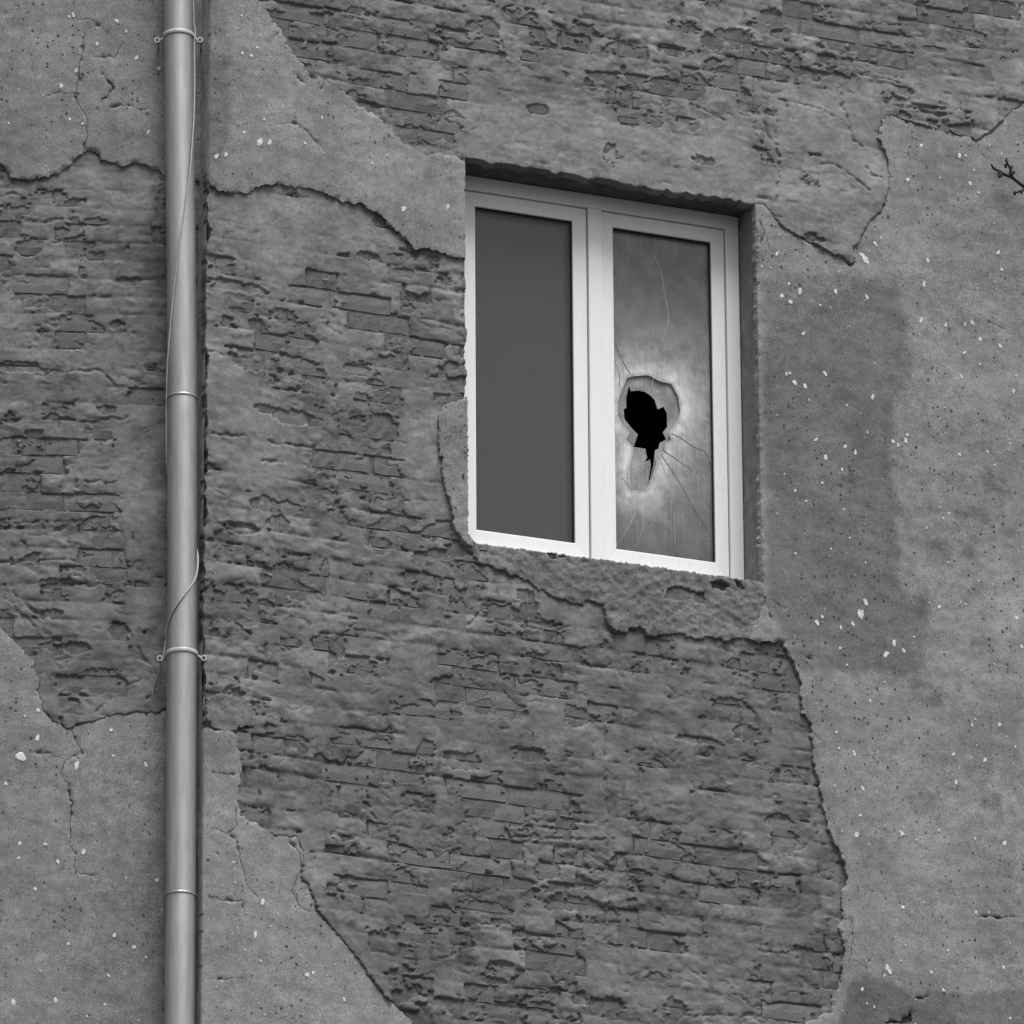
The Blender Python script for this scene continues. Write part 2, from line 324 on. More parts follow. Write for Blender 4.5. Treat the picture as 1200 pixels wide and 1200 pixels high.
GROOVE_R = [[(886,125),(905,165),(915,187)],[(883,80),(884,140),(884,168)],[(911,135),(909,165),(914,187)],[(914,190),(908,240)],[(985,110),(992,140),(1000,165),(1012,172)],[(935,120),(960,128),(985,140)],[(955,193),(975,192),(1003,212),(1017,227)],[(1013,195),(1020,207),(1032,209)],[(720,85),(745,95),(780,95)],[(515,135),(530,130),(545,140)],[(985,45),(1015,45)],[(1010,88),(1040,94),(1065,103)],[(1040,122),(1075,128),(1105,138)],[(1042,124),(1078,131),(1104,137)],[(1015,28),(1070,30)],[(240,410),(270,418),(300,420)],[(245,508),(290,512)],[(315,518),(370,525)],[(305,540),(330,542)],[(440,590),(455,585),(480,588)],[(570,730),(600,735)],[(612,735),(635,737)],[(648,738),(667,735)],[(543,763),(553,775),(573,777)],[(583,777),(607,778)],[(435,955),(445,965),(455,968),(460,955),(480,945),(500,945)],[(570,955),(640,962),(710,965)],[(590,980),(650,983),(720,985)],[(770,990),(800,1000)],[(530,1082),(600,1085)],[(510,1123),(525,1123),(545,1110)],[(890,1113),(935,1120)],[(800,1190),(905,1190)],[(860,1165),(875,1172),(882,1180)],[(971,1080),(968,1130),(955,1172)],[(711,850),(709,900),(713,960),(711,1010),(713,1060),(711,1095)],[(557,880),(558,940),(556,1000),(555,1045)],[(383,655),(381,690)],[(572,702),(560,722),(548,735)],[(540,320),(543,360),(541,420)],[(800,100),(810,122),(850,140)],[(235,440),(238,520),(236,600),(238,680)]]
GROOVE_L = [[(0,228),(40,230)],[(60,284),(95,281)],[(60,352),(80,354),(100,360)],[(60,375),(90,376)],[(50,260),(90,256)],[(186,215),(185,255),(180,278)],[(45,434),(90,435),(115,433),(135,450)],[(75,470),(93,470)],[(95,495),(150,490)],[(85,572),(100,565),(135,565)],[(25,592),(50,588),(75,592)],[(0,615),(20,613),(95,610)],[(110,610),(140,608)],[(0,660),(45,658),(95,657),(97,667)],[(75,680),(95,675),(103,688),(115,684)],[(115,680),(147,676)],[(120,705),(145,692)],[(75,585),(110,583)],[(3,700),(25,720),(42,738)],[(14,695),(35,712),(52,728)],[(110,840),(140,805),(165,795)],[(175,820),(185,800),(192,812)],[(142,600),(144,640),(147,690)],[(148,735),(165,765),(185,790)]]
CRACK_L = [[(100,33),(97,60),(93,75),(93,90),(88,112),(93,122),(103,140),(101,165),(97,178)],[(90,22),(105,22),(115,28),(125,38)],[(110,65),(135,66),(143,52)],[(83,854),(90,868),(97,883),(85,885),(75,893),(72,905),(80,918),(84,940),(82,975),(82,990),(90,1000),(86,1015),(95,1024),(115,1026)],[(35,880),(60,882),(72,890)],[(93,110),(70,108),(55,112)],[(120,85),(133,103),(118,120)],[(130,125),(150,122),(165,128),(178,126)]]
CRACK_R = [[(325,146),(345,143),(358,150),(372,168)],[(278,948),(278,968),(268,975),(250,972)],[(270,975),(280,990),(283,1010),(290,1035),(300,1048),(305,1055)],[(340,984),(352,1000),(354,1018),(346,1033),(344,1045),(352,1062),(366,1068)],[(250,906),(278,906)],[(240,1047),(262,1055),(285,1055),(288,1075)],[(250,1147),(280,1147)],[(355,95),(345,85)],[(380,95),(376,106)],[(1150,1073),(1175,1075),(1195,1074)],[(995,1130),(1000,1100),(999,1075)],[(903,700),(913,708),(921,714)],[(898,705),(903,718),(905,730)],[(955,858),(962,868)],[(940,765),(950,772)],[(890,258),(896,270),(893,285)],[(1160,378),(1180,385)],[(330,30),(322,44)],[(900,272),(902,290)]]
PITS_R = [[(1073,1164),(1079,1168),(1090,1166),(1082,1170),(1075,1168)],[(1035,1198),(1045,1195),(1055,1196),(1063,1190),(1068,1184),(1069,1197),(1060,1199),(1045,1199)]]
SILL_PITS = [[(783,690),(800,688),(812,694),(806,703),(792,704),(780,700)],[(815,696),(826,694),(824,706),(816,706)],[(834,683),(846,681),(856,687),(848,692),(836,690)],[(700,711),(707,709),(706,718),(701,718)],[(640,650),(655,648),(662,653),(648,655)],[(860,680),(870,683),(872,690),(864,688)]]
LUMP = [(243,816),(250,813),(270,815),(290,821),(301,834),(298,850),(281,853),(262,858),(248,853),(243,842)]
RAISE_R = [[(890,235),(905,215),(960,215),(1010,200),(1060,200),(1060,330),(890,330)],[(1030,110),(1110,125),(1200,90),(1260,60),(1260,160),(1150,190),(1030,150)],[(335,960),(395,1030),(460,1120),(520,1200),(470,1230),(300,1000)]]
RAISE_L = [[(30,770),(60,820),(100,825),(240,815),(240,870),(40,880)]]
FLECK_L = [(86,17),(137,25),(148,37),(89,82),(72,100),(10,144),(186,80),(114,51),(160,67),(97,145),(174,155),(82,139),(24,886),(27,888),(90,896),(45,832),(29,839),(44,865),(130,855),(133,885),(171,896),(7,918),(23,988),(53,989),(68,1009),(22,1005),(98,998),(41,1041),(184,1031),(80,1106),(134,1096),(157,1110),(127,1143),(65,1172),(16,1174)]
FLECK_R = [(284,62),(295,65),(310,140),(286,155),(305,166),(316,167),(254,183),(265,181),(358,167),(437,191),(473,245),(525,242),(308,1057),(299,1096),(360,1142),(367,1140),(274,1010),(1026,285),(1015,303),(1010,298),(911,297),(925,332),(917,346),(927,353),(938,341),(962,357),(980,341),(1016,347),(942,390),(1037,213),(1064,211),(1137,215),(1125,182),(1132,182),(1170,296),(1174,316),(1087,305),(1083,333),(1080,375),(1108,381),(1131,380),(1139,378),(1149,397),(1131,413),(1172,405),(1127,441),(1188,458),(1191,440),(932,448),(922,438),(926,437),(967,437),(1023,465),(944,452),(968,536),(1003,530),(987,550),(991,523),(1047,517),(1062,515),(1053,521),(1125,532),(932,575),(1106,607),(1113,601),(996,630),(933,648),(1112,658),(1015,706),(1009,720),(1011,716),(1000,731),(986,735),(964,723),(958,729),(1048,753),(1039,766),(1059,762),(1101,711),(1192,724),(1002,883),(1121,916),(1009,955),(1057,977),(1004,978),(1101,973),(1012,923),(1172,849),(1020,821),(1118,883),(1155,890),(1059,1063),(1112,1113),(1043,1138),(1040,1134),(1011,1159),(1106,1160),(1177,1133),(1092,1139),(1178,988)]
BIG = {(24,886):2.2,(27,888):1.8,(90,896):1.5,(305,166):1.4,(316,167):1.4,(1026,285):1.5,(1015,303):1.7,(968,536):1.5,(473,245):1.4,(1009,720):1.5,(1048,753):1.4,(1039,766):1.4,(1043,1138):1.5,(938,341):1.2,(1057,977):1.4}
STAIN_R = [([(893,325),(940,318),(1000,322),(1050,330),(1058,360),(1068,440),(1050,470),(1045,520),(1052,600),(1055,690),(1090,700),(1085,760),(1080,790),(1040,790),(940,785),(925,760),(900,700)],-0.36,2),([(225,-30),(268,10),(272,60),(268,140),(262,190),(225,205)],-0.26,1),([(1000,1145),(1040,1150),(1070,1162),(1120,1165),(1200,1160),(1300,1165),(1300,1300),(960,1300),(985,1190)],-0.36,1),([(1060,740),(1100,720),(1140,730),(1200,700),(1300,720),(1300,820),(1080,800)],0.08,6),([(225,850),(262,855),(268,915),(250,920),(225,918)],-0.12,2)]
BLOT_R = [(1087,480,10,8),(1140,647,11,7),(1145,688,11,9),(1103,748,16,12),(1150,757,13,12),(1167,567,16,9),(1150,603,20,8),(1100,640,14,12),(1085,940,20,16),(1165,940,12,12),(1080,803,16,6),(1090,700,12,9),(1090,820,20,6),(1000,560,14,6),(531,211,4,9),(503,203,5,6),(1120,560,14,9),(1180,620,14,8),(1125,600,10,6),(1060,600,8,12),(1185,480,12,8)]

# ------------------------------------------------------------------ the wall builder
def build_wall(root, F, u_rng, z_rng, bricks_px, opening, smooth_px, holes, grooves, cracks, pits, flecks, stains, blots, islands, u_ext, tone_bias, corner_side, raises):
    step = 0.0043
    def seg(a, b): return np.linspace(a, b, max(2, int(round((b - a) / step)) + 1))
    if opening:
        U = np.concatenate([seg(u_rng[0], OX0)[:-1], seg(OX0, OX1)[:-1], seg(OX1, u_rng[1])]); Z = np.concatenate([seg(z_rng[0], OZ0)[:-1], seg(OZ0, OZ1)[:-1], seg(OZ1, z_rng[1])])
    else: U = seg(*u_rng); Z = seg(*z_rng)
    nz, nu = len(Z), len(U); N = lambda Lu, Lz, b=3.0, cut=0.0: fbm(nz, nu, step, Lu, Lz, b, cut)
    UU, ZZ = np.meshgrid(U, Z)
    wob1, wob2 = N(0.03, 0.03, 2.6), N(0.03, 0.03, 2.6)               # outline raggedness
    def warp(P, a): P = np.asarray(P); return P + a * np.stack([samp(wob1, U, Z, P), samp(wob2, U, Z, P)], 1)
    def dens(P, s=0.0045, closed=True):
        P = np.asarray(P); Q = np.roll(P, -1, 0) if closed else P[1:]; out = []
        for a, b in zip(P, Q):
            k = max(1, int(np.hypot(*(b - a)) / s)); out.append(a + (b - a) * (np.arange(k) / k)[:, None])
        if not closed: out.append(P[-1:])
        return np.concatenate(out)
    zones = [warp(dens(F.px(b, 0.012)), 0.0035) for b in bricks_px]
    zmask = np.zeros((nz, nu), bool)
    for z_ in zones: zmask |= fill(z_, U, Z)
    near = blur(zmask.astype(float), 5) > 0.01                         # slurry sheet runs a little under the plaster
    sm = np.zeros((nz, nu))
    for p in smooth_px: sm = np.maximum(sm, fill(warp(dens(F.px(p)), 0.005), U, Z))
    smb = blur(sm, 5) * np.clip(0.8 + 0.25 * N(0.12, 0.08, 2.8), 0.3, 1)
    # --- brick bond, with wandering courses
    CH = 0.073
    wz = ZZ + 0.004 * N(0.6, 0.4); wu = UU + 0.005 * N(0.3, 0.15)
    j = np.floor(wz / CH); fz = wz / CH - j
    L = np.where(np.mod(j, 2) == 0, 0.25, 0.125); off = 0.0625 * np.mod(j, 2) + 0.05 * (hashn(j, 3.0) - 0.5)
    i = np.floor((wu + off) / L); fu = (wu + off) / L - i
    dj = np.minimum(np.minimum(fz, 1 - fz) * CH, np.minimum(fu, 1 - fu) * L)
    B = sstep(0.001, 0.017, dj); rb = hashn(i, j)
    soft = (0.35 + 0.65 * sstep(-0.6, 1.0, N(0.3, 0.25))) * (0.32 + 0.68 * sstep(-0.5, 0.9, N(0.085, 0.075, 3.2))) * (1 - 0.93 * smb)            # how strongly the courses print through
    fl1 = N(0.14, 0.10, 3.0) + 0.5 * (rb - 0.5); fl2 = N(0.16, 0.10, 2.9) + 0.8 * (hashn(i, j, 2) - 0.5)
    edge = N(0.03, 0.02, 2.6) * 0.10
    h = 0.0011 * N(0.45, 0.35) + 0.0006 * N(0.09, 0.075, 3.4) + 0.00025 * N(0.03, 0.03, 3.0)
    h += soft * (0.0016 * sstep(0.0, 0.028, np.minimum(fz, 1 - fz) * CH) + 0.0042 * sstep(0.001, 0.011, dj) + 0.0050 * (rb - 0.5) * sstep(0, 0.009, dj) - 0.0050 * (hashn(i, j, 6) < 0.13) * sstep(0.002, 0.008, dj) + 0.0022 * (fz - 0.5) * (hashn(i, j, 5) - 0.3) * B)
    h += (1 - 0.9 * smb) * (0.0016 * sstep(0.55, 0.62, fl1 + edge) + 0.0016 * sstep(1.0, 1.07, fl2 + edge))
    h += 0.004 * smb
    # thin cracks along the edges of loose flakes
    cn = N(0.16, 0.11, 2.7); gz, gu = np.gradient(cn, step); dcr = np.abs(cn) / (np.hypot(gz, gu) + 1e-6)
    h -= 0.007 * sstep(0.0032, 0.0010, dcr) * (N(0.16, 0.10) > 1.0) * (1 - 0.9 * smb)
    # open bed and head joints
    jn = N(0.12, 0.05, 3.0)
    wjo = 0.0055 * sstep(1.2, 2.2, jn + 0.15 * N(0.03, 0.03, 2.4))
    h -= 0.006 * sstep(0.0, 0.002, wjo - np.minimum(fz, 1 - fz) * CH) * (1 - 0.8 * smb)
    jn2 = N(0.03, 0.2, 2.4); wj2 = 0.004 * sstep(1.2, 2.0, jn2)
    h -= 0.006 * sstep(0.0, 0.002, wj2 - np.minimum(fu, 1 - fu) * L) * (1 - 0.8 * smb)
    for g in grooves:
        ln = warp(dens(F.px(g), 0.012, False), 0.004); d = segdist(U, Z, ln, 0.02)
        h -= 0.010 * sstep(0.0040, 0.0008, d + 0.0020 * wob1); h += 0.0018 * sstep(0.018, 0.004, d) * sstep(0.0, 0.006, d)
    h = 0.35 * h + 0.65 * blur(h, 1)
    # places where the slurry has fallen off the bricks
    cov = 0.30 * N(0.10, 0.06, 3.0) + 1.7 * (hashn(i, j, 9) - 0.5) + 0.38 * N(0.4, 0.3) + 0.10 * edge / 0.12 + 1.6 * smb - 0.12 * (1 - B)
    cvn = cov + 0.20 * N(0.05, 0.035, 2.1) + 0.55 * (hashn(i, j, 7) - 0.5); thin = 0.35 * sstep(0.05, -0.5, cvn) + 0.50 * sstep(-0.25, -0.40, cvn); hole = sstep(-0.56, -0.64, cov + 0.09 * N(0.04, 0.03, 2.4))
    for (cx, cy, rx, ry) in holes:
        c = F.px([(cx, cy)])[0]; ru, rz = rx / 287.0, ry / 287.0
        i0, i1 = np.searchsorted(U, [c[0] - 2 * ru, c[0] + 2 * ru]); j0, j1 = np.searchsorted(Z, [c[1] - 2 * rz - .01, c[1] + 2 * rz + .01])
        uu = UU[j0:j1, i0:i1] - c[0]; zz = ZZ[j0:j1, i0:i1] - c[1]
        e = np.abs(uu / ru) ** 2.5 + np.abs(zz / rz) ** 2.5 + 0.30 * wob1[j0:j1, i0:i1] + 0.25 * edge[j0:j1, i0:i1] / 0.12
        hole[j0:j1, i0:i1] = np.maximum(hole[j0:j1, i0:i1], sstep(1.15, 0.95, e))
    lip = blur(hole, 3) * (1 - hole)
    h += 0.0004 * lip
    for p in raises: h += 0.020 * blur(fill(warp(dens(F.px(p)), 0.006), U, Z).astype(float), 14) * zmask
    h = h - 0.0085 * hole - 0.0014 * thin
    tone = 1 + 0.10 * N(0.4, 0.3) + 0.07 * N(0.07, 0.03, 2.4) + 0.16 * (B - 0.75) * soft + 0.06 * sstep(0.1, 0.16, fl1) + 0.12 * smb + tone_bias + 0.30 * (rb - 0.5) * sstep(0.0, 0.007, dj) * (0.4 + 0.6 * sstep(-0.6, 0.9, N(0.12, 0.1, 3.0))) * (1 - 0.75 * smb)
    tone *= 1 - 0.38 * thin * (0.55 + 0.45 * hashn(i, j, 4)); tone += 0.09 * sstep(0.35, 0.9, cov)
    tone -= 0.12 * sstep(0.9, 1.6, N(0.1, 0.05, 2.5))
    tone += 0.13 * np.clip(Z[:, None] / 2.0, -1, 1)                                     # slurry tone darkens towards the bottom of the wall
    tone = np.clip(tone, 0.45, 1.5)
    # --- slurry sheet
    cell = near[:-1, :-1] | near[1:, :-1] | near[:-1, 1:] | near[1:, 1:]
    PU, PZ = UU.copy(), ZZ.copy()
    if opening:
        uc, zc = (U[:-1] + U[1:]) / 2, (Z[:-1] + Z[1:]) / 2
        inside = ((zc > OZ0) & (zc < OZ1))[:, None] & ((uc > OX0) & (uc < OX1))[None, :]
        cell &= ~inside
        rag = 0.009 * sstep(-0.8, 1.6, N(0.10, 0.10, 2.4)) + 0.0008 * np.abs(N(0.03, 0.03, 2.6))
        fo = lambda d: np.exp(-np.abs(d) / 0.012)
        iz = ((ZZ > OZ0 - .002) & (ZZ < OZ1 + .002)); iu = ((UU > OX0 - .002) & (UU < OX1 + .002))
        PU += rag * fo(UU - OX0) * iz * (UU <= OX0 + 1e-6); PZ -= 1.6 * rag * fo(ZZ - OZ1) * iu * (ZZ >= OZ1 - 1e-6); PZ += 1.2 * rag * fo(ZZ - OZ0) * iu * (ZZ <= OZ0 + 1e-6)
    if corner_side: PU += np.clip(0.005 * N(0.10, 0.10, 2.6) + 0.003, -0.004, 0.02) * np.exp(-(UU - U[0]) / 0.012)
    idx = np.arange(nz * nu).reshape(nz, nu)
    q = np.stack([idx[:-1, :-1][cell], idx[:-1, 1:][cell], idx[1:, 1:][cell], idx[1:, :-1][cell]], 1)
    V = np.stack([PU.ravel(), -h.ravel(), PZ.ravel() + ZC], 1); T = tone.ravel()
    # rim going back into the wall at open edges
    ed = np.concatenate([q[:, [0, 1]], q[:, [1, 2]], q[:, [2, 3]], q[:, [3, 0]]]); key = np.sort(ed, 1); key = key[:, 0].astype(np.int64) * (nz * nu) + key[:, 1]
    _, inv, cnt = np.unique(key, return_inverse=True, return_counts=True); be = ed[cnt[inv] == 1]
    used = np.unique(q); mp = np.full(nz * nu, -1); mp[used] = np.arange(len(used)); V = V[used]; T = T[used]; q = mp[q]; be = mp[be]
    rim = np.unique(be); rm = np.full(len(V), -1); rm[rim] = len(V) + np.arange(len(rim))
    VB = V[rim].copy(); VB[:, 1] = 0.045
    sk = np.stack([be[:, 1], be[:, 0], rm[be[:, 0]], rm[be[:, 1]]], 1)
    me = npmesh('mortar_slurry', np.concatenate([V, VB]), [(q, 0, True), (sk, 0, False)], [M['coat']], attrs={'tone': np.concatenate([T, T[rim]])})
    o = link(bpy.data.objects.new('mortar_slurry', me), root); o['kind'] = 'stuff'
    # --- bricks: meshes shared between alike ones
    def brick_mesh(Lb, k):
        bm = bmesh.new(); a, b, d = Lb / 2 - 0.005, CH / 2 - 0.0055, 0.05
        nxs, nzs = (6, 3); rr = random.Random(k * 31 + int(Lb * 1000)); g = []
        for zz in range(nzs):
            row = []
            for xx in range(nxs):
                x = -a + 2 * a * xx / (nxs - 1); z = -b + 2 * b * zz / (nzs - 1); rimv = xx in (0, nxs - 1) or zz in (0, nzs - 1)
                row.append(bm.verts.new((x + rr.uniform(-.002, .002), (rr.uniform(.001, .005) if rimv else rr.uniform(-.0018, .0018)), z + rr.uniform(-.002, .002))))
            g.append(row)
        for zz in range(nzs - 1):
            for xx in range(nxs - 1): bm.faces.new((g[zz][xx], g[zz][xx + 1], g[zz + 1][xx + 1], g[zz + 1][xx]))
        loop = g[0] + [r[-1] for r in g[1:]] + g[-1][-2::-1] + [r[0] for r in g[-2:0:-1]]
        back = [bm.verts.new((v.co.x, d, v.co.z)) for v in loop]
        for k2 in range(len(loop)): bm.faces.new((loop[k2], back[k2], back[(k2 + 1) % len(loop)], loop[(k2 + 1) % len(loop)]))
        me = bpy.data.meshes.new('brick'); bm.normal_update(); bm.to_mesh(me); bm.free(); me.materials.append(M['brick']); return me
    kinds = {Lb: [brick_mesh(Lb, k) for k in range(9)] for Lb in (0.25, 0.125)}
    jj = j.astype(int); ii = i.astype(int); code = (jj + 500) * 4000 + (ii + 2000)
    inz = zmask.copy()
    if opening: inz[1:, 1:] &= ~np.pad(inside, 0)
    cu, cinv = np.unique(code[inz], return_inverse=True)
    n_ = np.bincount(cinv); su = np.bincount(cinv, UU[inz]) / n_; sz = np.bincount(cinv, ZZ[inz]) / n_; ex = np.bincount(cinv, (hole * inz)[inz])
    spots = []
    for c, n0, e in zip(cu, n_, ex):
        jb = c // 4000 - 500; ib = c % 4000 - 2000; Lb = 0.25 if jb % 2 == 0 else 0.125
        ob = 0.0625 * (jb % 2) + 0.05 * (float(hashn(np.float64(jb), 3.0)) - 0.5)
        uc_, zc_ = (ib + 0.5) * Lb - ob, (jb + 0.5) * CH
        k = np.array([[uc_, zc_]])
        uc_ -= float(samp(wu - UU, U, Z, k)[0]); zc_ -= float(samp(wz - ZZ, U, Z, k)[0])
        if opening and OX0 - Lb / 2 - .004 < uc_ < OX1 + Lb / 2 + .004 and OZ0 - CH / 2 - .004 < zc_ < OZ1 + CH / 2 + .004: continue
        if corner_side and uc_ - Lb / 2 < U[0] + 0.012: continue
        if n0 * step * step < 0.15 * Lb * CH: continue
        hb = -0.0010 + 0.0030 * (float(hashn(np.float64(ib), np.float64(jb))) - 0.5)
        spots.append((e, uc_, zc_, hb, Lb, random.randrange(9)))
    spots.sort(key=lambda s_: -s_[0])
    rest = bmesh.new()
    for n0, (e, ub, zb, hb, Lb, k) in enumerate(spots):
        Mx = Matrix.Translation((ub, -hb, zb + ZC)) @ Matrix.Rotation(random.gauss(0, 0.008), 4, 'Y') @ Matrix.Rotation(random.gauss(0, 0.006), 4, 'Z')
        if n0 < 298:
            ob_ = bpy.data.objects.new('brick', kinds[Lb][k]); link(ob_, root); ob_.matrix_local = Mx
        else:
            t_ = kinds[Lb][k].copy(); t_.transform(Mx); rest.from_mesh(t_); bpy.data.meshes.remove(t_)
    if len(rest.verts):
        me = bpy.data.meshes.new('brick_rest'); rest.to_mesh(me); me.materials.append(M['brick']); o = link(bpy.data.objects.new('brick_courses', me), root); o['kind'] = 'stuff'
    rest.free(); print('bricks', len(spots), 'slurry faces', len(q))
    # --- plaster: constrained triangulation with the brick zones, cracks and pits cut out
    und = N(0.5, 0.4) * 0.0015 + N(0.06, 0.06) * 0.0006
    pt = np.ones((nz, nu)) + 0.05 * N(0.5, 0.5) + tone_bias
    for P, v, b in stains: pt += v * blur(fill(warp(dens(F.px(P, .02)), 0.008), U, Z).astype(float), b)
    for (cx, cy, rx, ry) in blots:
        c = F.px([(cx, cy)], .02)[0]; e = ((UU - c[0]) * 287 / rx) ** 2 + ((ZZ - c[1]) * 287 / ry) ** 2 + 0.6 * wob1
        pt -= 0.26 * sstep(1.5, 0.5, e)
    def crack_poly(ln):
        ln = warp(dens(F.px(ln, 0.02), 0.006, False), 0.0022); t = np.gradient(ln, axis=0); nrm = np.stack([-t[:, 1], t[:, 0]], 1); nrm /= np.linalg.norm(nrm, axis=1)[:, None] + 1e-9
        w = 0.0010 * np.minimum(1, np.minimum(np.arange(len(ln)), np.arange(len(ln))[::-1]) / 4.0)[:, None] * (0.75 + 0.5 * rng.random((len(ln), 1))) + 0.00015
        return np.concatenate([ln + nrm * w, (ln - nrm * w)[::-1]])
    rgh = N(0.05, 0.045, 2.3)
    def sheet(name, outer, holes_, h0, spacing, mat, ampl, back, region):
        pts, faces = [], []
        def addpoly(P):
            P = ccw(P); s0 = len(pts); pts.extend(map(tuple, P)); faces.append(list(range(s0, s0 + len(P))))
        addpoly(outer)
        for P in holes_: addpoly(P)
        s0 = len(pts)
        gu = np.arange(region[0], region[1], spacing); gz = np.arange(region[2], region[3], spacing * 0.9)
        G = np.stack(np.meshgrid(gu, gz), -1); G[1::2, :, 0] += spacing / 2; G = G.reshape(-1, 2) + rng.uniform(-.25, .25, (len(gu) * len(gz), 2)) * spacing
        keep = samp(zone_soft, U, Z, G) < 0.35 if name == 'plaster' else np.ones(len(G), bool)
        pts.extend(map(tuple, G[keep]))
        v, e, f, ov, oe, of = delaunay_2d_cdt([Vector(p) for p in pts], [], faces, 0, 1e-6)
        P = np.array([(p.x, p.y) for p in v])
        tri = np.array(f); cc = P[tri].mean(1)
        def odd(Q):
            pa = np.asarray(Q); pb = np.roll(pa, -1, 0); lo, hi = pa.min(0), pa.max(0); res = np.zeros(len(cc), bool)
            cand = np.nonzero(((cc >= lo) & (cc <= hi)).all(1))[0]; dy = np.where(pb[:, 1] == pa[:, 1], 1e-12, pb[:, 1] - pa[:, 1])
            for k in range(0, len(cand), 4000):
                c_ = cc[cand[k:k + 4000]]
                X = ((pa[None, :, 1] > c_[:, 1:]) != (pb[None, :, 1] > c_[:, 1:])) & (c_[:, :1] < pa[None, :, 0] + (c_[:, 1:] - pa[None, :, 1]) * ((pb - pa)[:, 0] / dy)[None])
                res[cand[k:k + 4000]] = X.sum(1) % 2 == 1
            return res
        kp = odd(outer)
        for Q in holes_: kp &= ~odd(Q)
        tri = tri[kp]
        a, b, c = P[tri[:, 0]], P[tri[:, 1]], P[tri[:, 2]]
        flip = np.cross(b - a, c - a) < 0; tri[flip] = tri[flip][:, ::-1]
        ed = np.concatenate([tri[:, [0, 1]], tri[:, [1, 2]], tri[:, [2, 0]]]); key = np.sort(ed, 1); key = key[:, 0].astype(np.int64) * len(P) + key[:, 1]
        _, inv, cnt = np.unique(key, return_inverse=True, return_counts=True); be = ed[cnt[inv] == 1]
        hh = h0 + ampl * samp(und, U, Z, P); rim = np.unique(be)
        rough_ = name == 'sill_mortar'
        if rough_: hh += 0.0015 * samp(rgh, U, Z, P)
        hh[rim] = 0.004 if rough_ else hh[rim] - 0.0008 - 0.006 * np.clip(samp(rgh, U, Z, P[rim]), 0, 1.2) ** 2
        vv = np.stack([P[:, 0], -hh, P[:, 1] + ZC], 1); tt = np.clip(samp(pt, U, Z, P), 0.4, 1.5)
        V1 = vv[rim]; V2 = vv[rim].copy(); V2[:, 1] = -back
        V2[:, 0] += 0.004 * samp(wob1, U, Z, P[rim]) * (back < 0.01); V2[:, 2] += 0.004 * samp(wob2, U, Z, P[rim]) * (back < 0.01)
        r1 = np.full(len(P), -1); r1[rim] = len(P) + np.arange(len(rim)); r2 = r1 + len(rim)
        sk = np.stack([r1[be[:, 1]], r1[be[:, 0]], r2[be[:, 0]], r2[be[:, 1]]], 1)
        me = npmesh(name, np.concatenate([vv, V1, V2]), [(tri, 0, True), (sk, 0, False)], [mat], attrs={'tone': np.concatenate([tt, tt[rim] * 1.3, tt[rim] * 1.3])})
        print(name, 'tris', len(tri)); return link(bpy.data.objects.new(name, me), root)
    zone_soft = blur(zmask.astype(float), 1)
    rect = np.array([(u_ext[0], ZBOT + 0.0), (u_ext[1], ZBOT), (u_ext[1], ZTOP), (u_ext[0], ZTOP)])
    oh = list(zones)
    if opening: oh.append(np.concatenate([dens(np.array([(OX0, OZ0), (OX1, OZ0), (OX1, OZ1), (OX0, OZ1)]), 0.01)]) + 0)
    for p in pits: oh.append(warp(dens(F.px(p, .02)), 0.002))
    oh += [crack_poly(c) for c in cracks]
    reg = (max(u_rng[0], u_ext[0]) + .004, min(u_rng[1], u_ext[1]) - .004, z_rng[0], z_rng[1])
    sheet('plaster', rect, oh, 0.016, 0.0125, M['plaster'], 1.0, -0.016, reg)
    for nm, P, h0, mt, am in islands:
        P = warp(dens(F.px(P, .01), 0.004), 0.004)
        if opening:    # never reaches over the window opening by more than a ragged lip
            ins = (P[:, 0] > OX0) & (P[:, 0] < OX1) & (P[:, 1] > OZ0) & (P[:, 1] < OZ1)
            dl = np.stack([P[:, 0] - OX0, OX1 - P[:, 0], P[:, 1] - OZ0], 1); side = dl.argmin(1); lipw = 0.004 + 0.003 * np.abs(samp(wob1, U, Z, P))
            P[ins & (side == 0), 0] = (OX0 + lipw)[ins & (side == 0)]; P[ins & (side == 1), 0] = (OX1 - lipw)[ins & (side == 1)]; P[ins & (side == 2), 1] = (OZ0 + lipw)[ins & (side == 2)]
        lo, hi = P.min(0), P.max(0); sheet(nm, P, [warp(dens(F.px(p_, .01)), 0.003) for p_ in (SILL_PITS if nm == 'sill_mortar' else [])], h0, 0.006, mt, am, -0.03, (lo[0], hi[0], lo[1], hi[1]))
    wob_l = N(0.35, 0.35)
    # --- white lime flecks standing on the plaster
    fv, ff = [], []
    small = {}
    for _ in range(1700 if corner_side else 450):
        c = (random.uniform(-20, 1220), random.uniform(-20, 1220)); p = F.px([c], .02)
        if not (U[0] + .02 < p[0, 0] < U[-1] - .02) or (opening and OX0 - .03 < p[0, 0] < OX1 + .03 and OZ0 - .15 < p[0, 1] < OZ1 + .03): continue
        if samp(zone_soft, U, Z, p)[0] > 0.0 or samp(wob_l, U, Z, p)[0] < random.uniform(-1.0, 2.2): continue
        small[c] = random.uniform(0.25, 0.75)
    for c in list(flecks) + list(small):
        p = F.px([c], .02)[0]; s_ = small.get(c, BIG.get(c, 1.0)) * random.uniform(0.006, 0.0105); el = random.uniform(1.0, 1.9); an = random.uniform(-.6, .6); nseg = 9
        hh = 0.016 + float(samp(und, U, Z, np.array([p]))[0]); b0 = len(fv)
        for lv, (sc_, dh) in enumerate(((1.0, -0.002), (0.75, 0.0018))):
            for k in range(nseg):
                t = 2 * math.pi * k / nseg; rr = s_ * sc_ * random.uniform(0.5, 1.25); x, z = rr * math.cos(t), rr * el * math.sin(t)
                fv.append((p[0] + x * math.cos(an) - z * math.sin(an), -(hh + dh), p[1] + x * math.sin(an) + z * math.cos(an) + ZC))
